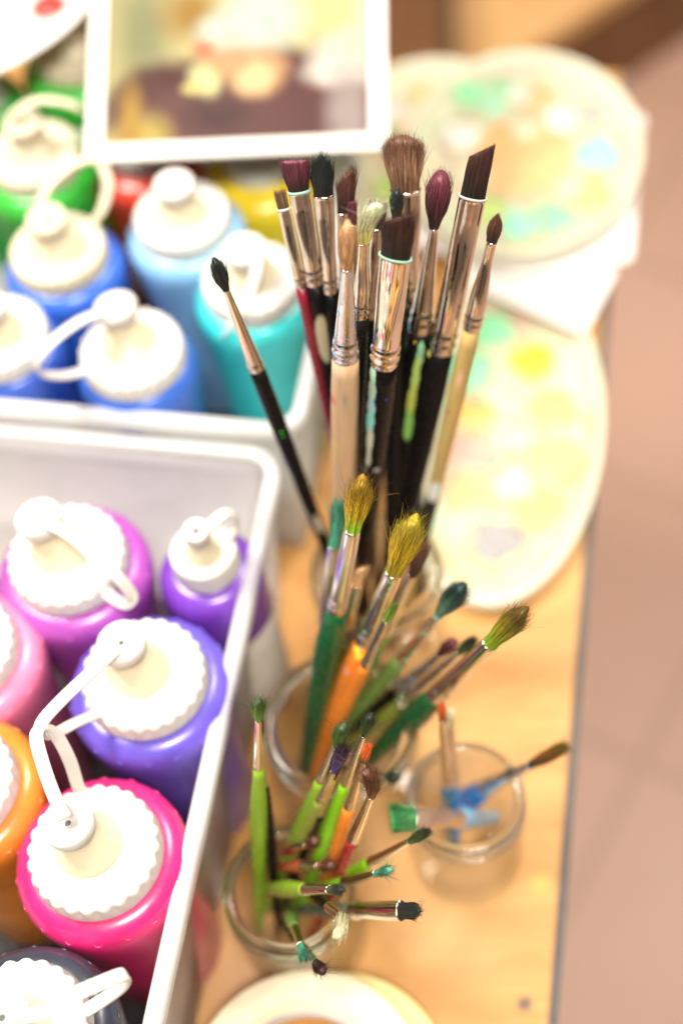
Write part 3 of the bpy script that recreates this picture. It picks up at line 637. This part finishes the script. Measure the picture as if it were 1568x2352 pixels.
def brush(label, jarkey, tip, ref, D, hf, fe, kind, wh, wf, we, hair, hcol, metalm=None, flat=1.0, roll=0., handle=None, fuzz=1., bend=(0, 0), blobs=(), rings=2, group=None, lipcol=None, hend=.45, belly=1.12, nh=None, zb=None, bellypos=.12, hl=None, fl=None, want=None):
    """tip / ref / hf / fe: picture positions of the tip, a handle point, the hair-ferrule and the ferrule-handle joints; wh, wf, we: widths there"""
    axis, jr, jz = JD[jarkey]
    Tp = atD(*tip, D)
    zb = zb or .0105
    n = ray(*tip).cross(ray(*ref)); n.normalize()
    a = Vector((axis.x, axis.y, zb)); n2 = Vector((n.x, n.y, 0)); q = a - n2 * ((a - CAM).dot(n) / n2.dot(n2))
    off = q - a; lim = jr * .78
    if off.length > lim: q = a + off.normalized() * lim
    elif want:                                                    # base slid inside the jar until tuft + ferrule get their real length
        ld = Vector((-n2.y, n2.x, 0)).normalized(); best = None
        for k in range(-24, 25):
            qq = q + ld * (lim * k / 24)
            if (qq - a).length > lim: continue
            ZZ = Tp - qq; LL = ZZ.length; ZZ.normalize(); bb = (1e9, 0)
            for j in range(201):
                z = LL * j / 200; x, y, d = proj(qq + ZZ * z); e = (x - fe[0]) ** 2 + (y - fe[1]) ** 2
                if e < bb[0]: bb = (e, z)
            sc = abs(LL - bb[1] - want) + .02 * abs(k) / 24 * (1 if LL - bb[1] > want * .6 else .2)
            if best is None or sc < best[0]: best = (sc, qq)
        q = best[1]
    Z = (Tp - q); Lt = Z.length; Z.normalize()
    V = (CAM - (q + Tp) / 2).normalized(); Y = -(V - Z * V.dot(Z)).normalized(); X = Y.cross(Z).normalized()
    Mx = Matrix((X, Y, Z)).transposed().to_4x4(); Mx.translation = q
    def along(px):
        best = (1e9, 0)
        for k in range(801):
            z = Lt * 1.02 * k / 800; x, y, d = proj(q + Z * z); e = (x - px[0]) ** 2 + (y - px[1]) ** 2
            if e < best[0]: best = (e, z)
        return best[1]
    zh, ze = along(hf), along(fe)
    if zh < ze + .006: zh = ze + .006
    Dh = proj(q + Z * zh)[2]; De = proj(q + Z * ze)[2]
    a_f = wf / 2 * Dh / F; rh = we / 2 * De / F; b_f = a_f * flat
    if hl:
        zh = Lt - hl; ze = zh - fl
    Lh = Lt - zh
    root = thing('paintbrush', label, 'paintbrush', group=group); root.matrix_world = Mx
    # ---- handle
    hb = []
    for px, rx, rz, c, s in blobs:                                # stains given by picture position and size in mm
        zz = along(px); x, y, d = proj(q + Z * zz); side_ = (Vector((px[0] - x, px[1] - y)))
        ax2 = Vector(proj(q + Z * (zz + .01))[:2]) - Vector((x, y)); ax2.normalize()
        lat = (side_.x * -ax2.y + side_.y * ax2.x) * d / F
        hb.append(((lat, -.005, zz), (rx / 1000, .0065, rz / 1000), c, s))
    hm = handlemat('stained_' + hcol, HCOL[hcol], wood='wood' in hcol, blobs=hb) if hb else HM[hcol]
    hr = (handle / 2 * De / F) if handle else rh * belly
    b = MB(); rg = []; seg = 20
    for k in range(25):
        t = k / 24; z = ze * t
        s = 1 - t                                                  # 0 at ferrule
        if s < bellypos: w = rh * .97 + (hr - rh * .97) * (math.sin(s / bellypos * math.pi / 2))
        else: w = hr * (1 - (1 - hend) * ((s - bellypos) / (1 - bellypos)) ** 1.15)
        if k == 0: w *= .55
        rg.append([(w * math.cos(2 * math.pi * j / seg), w * math.sin(2 * math.pi * j / seg), z if k else 0) for j in range(seg)])
    b.loft(rg, True, True); b.obj('handle', hm, root)
    # ---- ferrule
    R3 = Matrix.Rotation(roll, 3, 'Z')
    b = MB(); rg = []; seg = 32; Lf = zh - ze
    rs = []                                                        # (t, radius factor) crimp rings
    def prof(t):
        base = rh + (0 if flat < .95 else 0)
        k = t
        if flat < .95: m_ = max(0, min(1, (t - .30) / .55)); m_ = m_ * m_ * (3 - 2 * m_); A = rh + (a_f - rh) * m_; Bq = rh + (b_f - rh) * m_
        else: A = Bq = rh + (a_f - rh) * t
        z_ = t * Lf; bead = 0
        for kk in range(rings):
            zc = .0010 + rh * .55 + kk * rh * .85
            bead += math.exp(-((z_ - zc) / (rh * .24)) ** 2)
        gv = math.exp(-((z_ - (.0010 + rh * .55 + (rings - .5) * rh * .85)) / (rh * .14)) ** 2) if rings else 0
        m = 1 + .07 * bead - .04 * gv
        return A * m, Bq * m
    ts = [k / 46 for k in range(47)]
    ts = sorted(set(ts + [min(1, k * .0006 / Lf) for k in range(int(rh * 3.2 / .0006))])) if rings else ts
    for t in ts:
        A, Bq = prof(t); rg.append([R3 @ Vector((A * math.cos(2 * math.pi * j / seg), Bq * math.sin(2 * math.pi * j / seg), ze - .0005 + t * (Lf + .0005))) for j in range(seg)])
    A, Bq = a_f, b_f
    for dr, dz in ((1.035, .0001), (1.035, .0006), (.93, .0006), (.90, -.002)):
        rg.append([R3 @ Vector((A * dr * math.cos(2 * math.pi * j / seg), Bq * dr * math.sin(2 * math.pi * j / seg), zh + dz)) for j in range(seg)])
    b.loft(rg, True, True); fo = b.obj('ferrule', metalm or STEEL, root)
    if lipcol:
        b = MB(); b.loft([[R3 @ Vector((A * k * math.cos(2 * math.pi * j / seg), Bq * k * math.sin(2 * math.pi * j / seg), zh + dz)) for j in range(seg)] for k, dz in ((1.05, -.0004), (1.09, .0002), (1.05, .0010), (.98, .0010), (.96, -.0004))], wrap=True)
        b.obj('dried_paint', plastic('dried_paint', lipcol, .4), fo)
    # ---- bristles
    WX, WY, TIP = KIND[kind]
    mx = max(v for _, v in WX); sc_ = (wh / 2 * D / F) / (a_f * mx)          # scale the swelling so that the widest place matches
    def wx(s): return a_f * .94 * (1 + (interp(WX, s) * sc_ - 1) * min(1, s * 3)) if s > 0 else a_f * .94
    def wy(s): 
        k = interp(WY, s) * (sc_ if flat > .9 or kind in ('mop',) else 1); return b_f * .94 * (1 + (k - 1) * min(1, s * 3)) if s > 0 else b_f * .94
    bx, by = bend[0] * Lh, bend[1] * Lh
    def pos(s, ct, st, rho):
        A, Bq = wx(s), wy(s); u = ct * rho; z = Lh * s * ((1 - s) + s * TIP(max(-1, min(1, u))))
        v = R3 @ Vector((A * rho * ct, Bq * rho * st, 0)); return Vector((v.x + bx * s * s, v.y + by * s * s, zh - .0004 + z))
    b = MB(); rg = []; seg = 24
    for k in range(13):
        s = k / 12 * (.97 if fuzz < .6 else .92); rg.append([pos(s, math.cos(2 * math.pi * j / seg), math.sin(2 * math.pi * j / seg), .86) for j in range(seg)])
    rg.append([pos(.965 if fuzz < .6 else .93, math.cos(2 * math.pi * j / seg), math.sin(2 * math.pi * j / seg), .45) for j in range(seg)])
    b.loft(rg, True, True)
    nh_ = nh or int(max(160, min(700, 110 + a_f * Lh * 1e6 * 4.5)))
    hw = .00015
    for i in range(nh_):
        a_ = random.random() * 2 * math.pi; rho = random.uniform(.82, 1.0) if random.random() < .8 else random.uniform(.2, .9)
        ct, st = math.cos(a_), math.sin(a_); se = 1 - random.uniform(-.05, .16) * min(1, fuzz + .15) if random.random() < .8 else random.uniform(.55, .9)
        jx = random.gauss(0, .06) * Lh * fuzz; jy = random.gauss(0, .045) * Lh * fuzz; cw = random.uniform(.02, .05) * fuzz
        if random.random() < .03: jx *= 3; jy *= 2
        prev = None; idx0 = len(b.v); K = 5
        for k in range(K + 1):
            s = se * k / K; p = pos(min(s, 1), ct, st, rho * (1 + cw * s)) + Vector((jx * s ** 2.5, jy * s ** 2.5, Lh * max(0, s - 1)))
            w_ = hw * (1 - .75 * (k / K) ** 2); t_ = Vector((-st, ct, 0)) * .5 + Vector((1, 0, 0)) * .5
            t_.normalize(); b.v += [p - t_ * w_, p + t_ * w_]
            if k: m = idx0 + 2 * k; b.f.append((m - 2, m - 1, m + 1, m))
    b.obj('bristles', HAIR[hair], root)
    return root
GT = 'long brushes in the tall jar'; GM = 'brushes in the middle jar'; GF = 'small brushes in the front jar'; GB = 'blue handled brushes in the small jar'
mint = (.42, .62, .48); aqua_ = (.25, .68, .60); pale = (.58, .60, .45)
def T(*a, **k): return brush(*a, group=GT, **k)
T('thin red handled brush with short brown tuft, leftmost of the tight bunch', 'J1', (641, 434), (736, 870), .600, (645, 484), (689, 656), 'flat', 30, 28, 25, 'brown', 'red', flat=.4, handle=27, lipcol=(.6, .66, .6))
T('flat burgundy brush fanned wide at the top, black handle, left side of the bunch', 'J1', (674, 361), (736, 740), .590, (687, 440), (727, 647), 'flare', 74, 50, 41, 'maroon', 'black', flat=.42, handle=37, lipcol=(.35, .68, .5),
  blobs=[((742, 770), 4, 14, (.45, .40, .25), .1)], hend=.6)
T('flat brush with stiff crusted black tuft, beside the burgundy one', 'J1', (736, 346), (757, 666), .588, (744, 452), (757, 666), 'filbert', 54, 47, 37, 'black', 'black', flat=.45, handle=36, fuzz=1.4)
T('flat dark brown brush leaning behind the black tufted one', 'J1', (795, 384), (782, 650), .600, (786, 489), (779, 656), 'angle', 46, 42, 34, 'brownmar', 'black', flat=.4, roll=.35)
T('small flat red brown brush peeping out behind the cream tuft', 'J1', (803, 457), (822, 733), .610, (807, 520), (820, 735), 'flat', 30, 28, 26, 'maroon', 'brown', metalm=BRASS, flat=.45)
T('brush with splayed pale cream tuft tinged with yellow, behind the tan one', 'J1', (842, 458), (800, 800), .556, (812, 560), (797, 720), 'ragged', 46, 28, 40, 'cream', 'black', flat=.5, fuzz=1.8, roll=.4, bend=(.18, 0))
T('brush with dark square tuft in the middle of the bunch, narrow ferrule', 'J1', (868, 460), (841, 740), .598, (861, 526), (842, 725), 'flat', 44, 42, 27, 'dark', 'black', flat=.4, handle=40)
T('small black round brush hidden behind the wide angled one', 'J1', (911, 428), (904, 900), .588, (909, 505), (907, 640), 'blunt', 30, 20, 30, 'black', 'black', handle=54)
T('fluffy brown mop brush, tallest of the bunch', 'J1', (925, 303), (940, 690), .600, (928, 438), (944, 690), 'mop', 96, 70, 46, 'mop', 'black', flat=.55, fuzz=1.0, handle=44, nh=1100)
T('plump burgundy mop brush on a tapering ferrule, black handle streaked green', 'J1', (1014, 386), (912, 1150), .586, (1003, 526), (962, 752), 'fullround', 61, 23, 56, 'maroon', 'black', handle=60, fuzz=.7,
  blobs=[((966, 800), 1.6, 9, (.22, .45, .24), .1), ((957, 845), 1.8, 12, (.36, .50, .12), .1), ((946, 905), 2.0, 12, (.40, .45, .08), .1), ((940, 960), 2.2, 10, (.22, .45, .10), .1), ((955, 770), .5, .6, (.7, .5, .03), .2),
         ((902, 1105), 1.0, .9, (.16, .2, .2), .4), ((899, 1125), 1.2, .9, (.18, .22, .22), .4), ((896, 1147), 1.0, .9, (.16, .2, .2), .4), ((893, 1168), 1.2, .9, (.18, .22, .22), .4), ((890, 1190), 1.0, .9, (.16, .2, .2), .4)])
T('wide angled dark brown brush on a long silver ferrule, right side of the bunch', 'J1', (1110, 330), (937, 1170), .572, (1085, 455), (1020, 800), 'angle', 62, 62, 60, 'dark', 'black', flat=.42, handle=62, lipcol=(.50, .52, .46), fuzz=.10,
  blobs=[((985, 803), .9, 1.9, (.75, .62, .10), .2)])
T('small filbert brush with worn yellow wooden handle and white sticker, rightmost', 'J1', (1144, 487), (1008, 1080), .588, (1123, 558), (1086, 752), 'filbert', 36, 24, 42, 'brownmar', 'yellowwood', flat=.6, handle=43, fuzz=.4,
  blobs=[((975, 1200), 12, 26, (.010, .009, .009), .03), ((1000, 1120), 3.2, 7.5, (.72, .74, .66), .06), ((1058, 860), 1.4, 5, (.75, .42, .28), .5), ((1022, 935), 2.5, .6, (.12, .09, .05), .4)])
T('lone thin brush with black handle and black tuft leaning far left', 'J1', (489, 588), (752, 1265), .588, (513, 670), (582, 846), 'blunt', 36, 16, 38, 'black', 'black', handle=40, rings=1,
  blobs=[((642, 980), .8, .8, (.05, .6, .05), .3), ((644, 990), .5, .6, (.05, .6, .05), .3), ((727, 1195), 1.6, 8, (.55, .48, .35), .1)])
T('brush with fuzzy tan tuft and pale wooden handle, at the front of the bunch', 'J1', (798, 500), (757, 1195), .546, (795, 618), (779, 816), 'blunt', 42, 24, 63, 'tan', 'wood', metalm=STEEL_B, handle=66, fuzz=.8,
  blobs=[((763, 905), 1.4, 2.6, (.62, .13, .13), .7), ((775, 840), 2, 3, (.5, .38, .28), .7), ((792, 895), 1, 4, (.38, .32, .22), .8), ((758, 1010), 3, 5, (.66, .45, .14), .9)], hend=.75)
T('wide dark angled brush at the front, black handle with mint drip', 'J1', (919, 480), (836, 1260), .546, (906, 592), (881, 828), 'angle', 80, 74, 66, 'dark', 'black', metalm=STEEL, flat=.42, handle=66, lipcol=(.36, .62, .46), fuzz=1.0, roll=-.15,
  blobs=[((858, 845), 1.5, 6, mint, .08), ((856, 880), 1.7, 8, mint, .08), ((854, 915), 1.8, 7, (.36, .60, .62), .08), ((852, 950), 1.9, 8, aqua_, .08), ((851, 990), 1.6, 9, pale, .08), ((848, 1030), 1.1, 7, pale, .08), ((888, 897), .5, .5, (.06, .10, .7), .2), ((866, 1060), 1.6, 1.2, (.5, .45, .4), .2), ((836, 1062), 1.6, 1.2, (.28, .25, .2), .3)])
def Mm(*a, **k): return brush(*a, group=GM, **k)
Mm('round brush with upright golden green tuft and dark green handle', 'J2', (834, 1088), (688, 1765), .587, (809, 1216), (774, 1397), 'blunt', 60, 38, 46, 'olive', 'dgreen', handle=72, hend=.42, fuzz=1.1, bellypos=.2)
Mm('round brush with golden tuft, orange handle and yellow paint on the crimp', 'J2', (958, 1180), (722, 1760), .587, (912, 1317), (828, 1470), 'blunt', 66, 42, 46, 'olive2', 'orange', metalm=STEEL_S, handle=70, hend=.5, fuzz=1.1, bellypos=.2,
   blobs=[((833, 1490), 2.2, 2.4, (.8, .66, .06), .2), ((826, 1476), 1.5, 1.5, (.8, .66, .06), .2), ((805, 1520), 1.1, 1.1, (.75, .4, .5), .3)])
Mm('green tipped flat brush with slim orange handle behind the dark green one', 'J2', (782, 1147), (672, 1740), .630, (760, 1257), (723, 1434), 'flat', 30, 29, 27, 'tealpaint', 'orange', flat=.6, handle=30)
Mm('brush with worn tan chisel tuft and dark brown handle, just right of the green handle', 'J2', (833, 1297), (742, 1650), .645, (816, 1346), (797, 1440), 'angle', 26, 27, 26, 'tan', 'brown', flat=.6, handle=27)
Mm('brush with dark brown tuft sticking out behind the golden one', 'J2', (983, 1240), (862, 1500), .632, (942, 1322), (880, 1455), 'round', 34, 20, 27, 'brownmar', 'dullgreen')
Mm('thin brush with tiny lime tuft and orange handle in front of the golden one', 'J2', (909, 1380), (800, 1610), .612, (888, 1426), (845, 1528), 'round', 24, 18, 28, 'grass', 'orange', handle=31)
Mm('round brush with splayed grey teal tuft, pale ferrule and green handle', 'J2', (1068, 1340), (842, 1560), .622, (996, 1408), (907, 1503), 'fullround', 49, 20, 31, 'teal', 'dullgreen', metalm=STEEL_S, handle=40, fuzz=1.5, lipcol=(.35, .6, .45))
Mm('blurred brush with small maroon tuft and black handle, low behind the others', 'J2', (1047, 1470), (842, 1610), .655, (1004, 1496), (907, 1561), 'ragged', 28, 16, 27, 'maroon', 'black', metalm=STEEL_B, fuzz=1.5)
Mm('brush with dull green tuft and wide light green handle, under the olive tipped one', 'J2', (1096, 1462), (832, 1690), .655, (1051, 1496), (940, 1581), 'round', 30, 18, 31, 'greendk', 'olive', handle=40, bellypos=.25)
Mm('thick round brush with olive tuft and glossy dark green handle, pointing right', 'J2', (1213, 1393), (862, 1732), .587, (1119, 1471), (990, 1586), 'blunt', 52, 38, 47, 'olive3', 'dgreen', handle=64, bellypos=.22, hend=.4, fuzz=.8)
def Ff(*a, **k): return brush(*a, group=GF, want=k.pop('want', .05), **k)
Ff('green tufted brush standing upright next to the box rim, leftmost of the front jar', 'J3', (593, 1601), (570, 2060), .587, (589, 1655), (583, 1761), 'fullround', 31, 15, 24, 'green', 'lgreen', handle=44, bellypos=.3, hend=.5, fuzz=1.6)
Ff('brush with black handle half hidden behind the leftmost green one', 'J3', (592, 1640), (621, 1942), .603, (594, 1690), (602, 1801), 'round', 22, 14, 20, 'maroon', 'black', handle=30, bellypos=.3)
Ff('brush with brown and green splayed tuft and yellow green handle', 'J3', (791, 1662), (640, 1942), .587, (773, 1714), (726, 1786), 'fullround', 36, 16, 25, 'green', 'lgreen', handle=42, bellypos=.3, fuzz=2.0)
Ff('brush with dark tuft stained violet at its base, olive green handle', 'J3', (797, 1706), (652, 1942), .590, (760, 1771), (722, 1830), 'round', 28, 14, 22, 'violet', 'olive', handle=40, bellypos=.3, fuzz=1.6)
Ff('brush with slim dark green tuft and bright green handle, topmost in the front jar', 'J3', (853, 1638), (741, 1942), .587, (834, 1691), (794, 1800), 'fullround', 30, 15, 23, 'greendk', 'brightgreen', handle=40, bellypos=.25, fuzz=1.2)
Ff('brush with orange painted tuft and orange handle', 'J3', (848, 1705), (772, 1950), .583, (840, 1753), (808, 1853), 'round', 25, 15, 28, 'orange', 'orange', handle=32, fuzz=.7)
Ff('brush with frizzy bent brown tuft and dark red handle', 'J3', (872, 1780), (777, 2011), .580, (874, 1838), (813, 1927), 'ragged', 32, 20, 31, 'frizz', 'crimson', handle=33, fuzz=4, bend=(-.32, 0))
Ff('brush with dark tuft lying low behind the frizzy one, pointing right', 'J2', (914, 1787), (800, 1765), .640, (886, 1784), (842, 1776), 'blunt', 26, 14, 18, 'greendk', 'black', metalm=BRASS, fuzz=2, want=.04)
Ff('dark bronze ferruled brush with black handle behind the orange one', 'J3', (783, 1735), (696, 1960), .606, (772, 1790), (741, 1868), 'round', 22, 18, 26, 'dark', 'black', metalm=BRASS, handle=30)
Ff('short brush with frayed brown tuft sunk inside the front jar', 'J3', (727, 1930), (640, 1962), .632, (704, 1938), (681, 1946), 'ragged', 28, 18, 24, 'frizz', 'crimson', fuzz=2.5, zb=.07, want=.03)
Ff('short brush with fuzzy brown tuft and rust red handle, below the frayed one', 'J3', (765, 1988), (640, 1992), .615, (733, 1992), (697, 1992), 'ragged', 28, 19, 28, 'frizz', 'rust', fuzz=2, zb=.06, want=.035)
Ff('brush with long dark tuft and bright green handle pointing to the blue jar', 'J3', (990, 1905), (790, 2015), .590, (941, 1932), (855, 1987), 'round', 26, 16, 26, 'greendk', 'brightgreen', handle=31, fuzz=.9)
Ff('brush with teal painted tuft and bright green handle', 'J3', (900, 1997), (737, 2041), .590, (863, 2012), (792, 2036), 'ragged', 19, 16, 25, 'tealpaint', 'brightgreen', handle=30, fuzz=2)
Ff('fat light green handled brush pointing at the camera with black tuft', 'J3', (789, 2044), (593, 2041), .556, (758, 2046), (703, 2047), 'blunt', 25, 22, 29, 'greendk', 'lgreen', handle=44, bellypos=.4, fuzz=1, zb=.045, want=.045)
Ff('flat black brush with wide silver ferrule lying to the right', 'J3', (968, 2092), (688, 2091), .587, (920, 2084), (813, 2084), 'filbert', 40, 46, 40, 'black', 'grey', flat=.55, handle=38, roll=0, want=.055)
Ff('brush with cream white tuft, hanging below the fat green one', 'J3', (800, 2118), (700, 2040), .572, (764, 2076), (726, 2058), 'ragged', 40, 20, 24, 'pale', 'black', fuzz=1.1, metalm=BRASS, zb=.05, hl=.015, fl=.022, bend=(.5, 0))
Ff('green handled brush with teal tuft leaning over the near jar rim', 'J3', (700, 2205), (655, 2062), .566, (688, 2172), (672, 2134), 'round', 19, 17, 23, 'tealpaint', 'dullgreen', handle=36, bellypos=.3)
Ff('brush with dark tuft drooping lowest over the tape roll', 'J3', (743, 2234), (642, 2110), .587, (721, 2214), (680, 2168), 'ragged', 28, 20, 20, 'dark', 'black', fuzz=1.5)
def Bb(*a, **k): return brush(*a, group=GB, **k)
Bb('upright brush with orange tip and bright ferrule in the small jar', 'J4', (1013, 1612), (1034, 1870), .645, (1003, 1656), (1019, 1801), 'round', 20, 18, 30, 'orange', 'teal', handle=38)
Bb('upright brush close behind the orange tipped one, pale ferrule and blue handle', 'J4', (1034, 1622), (1045, 1870), .660, (1026, 1668), (1036, 1806), 'round', 16, 15, 28, 'cream', 'blue', handle=32)
Bb('brush with amber pointed tuft and bright blue handle pointing right', 'J4', (1309, 1708), (1056, 1824), .652, (1209, 1745), (1107, 1795), 'round', 32, 20, 46, 'amber', 'blue', handle=54, bellypos=.35, hend=.6, fuzz=.6, metalm=STEEL_B)
Bb('flat brush caked with green paint and light blue handle lying across the jar', 'J4', (894, 1880), (1170, 1878), .630, (952, 1889), (1054, 1889), 'flat', 66, 58, 42, 'greenpaint', 'lblue', flat=.3, handle=50, fuzz=.8, roll=.1, want=.058, hend=.7)
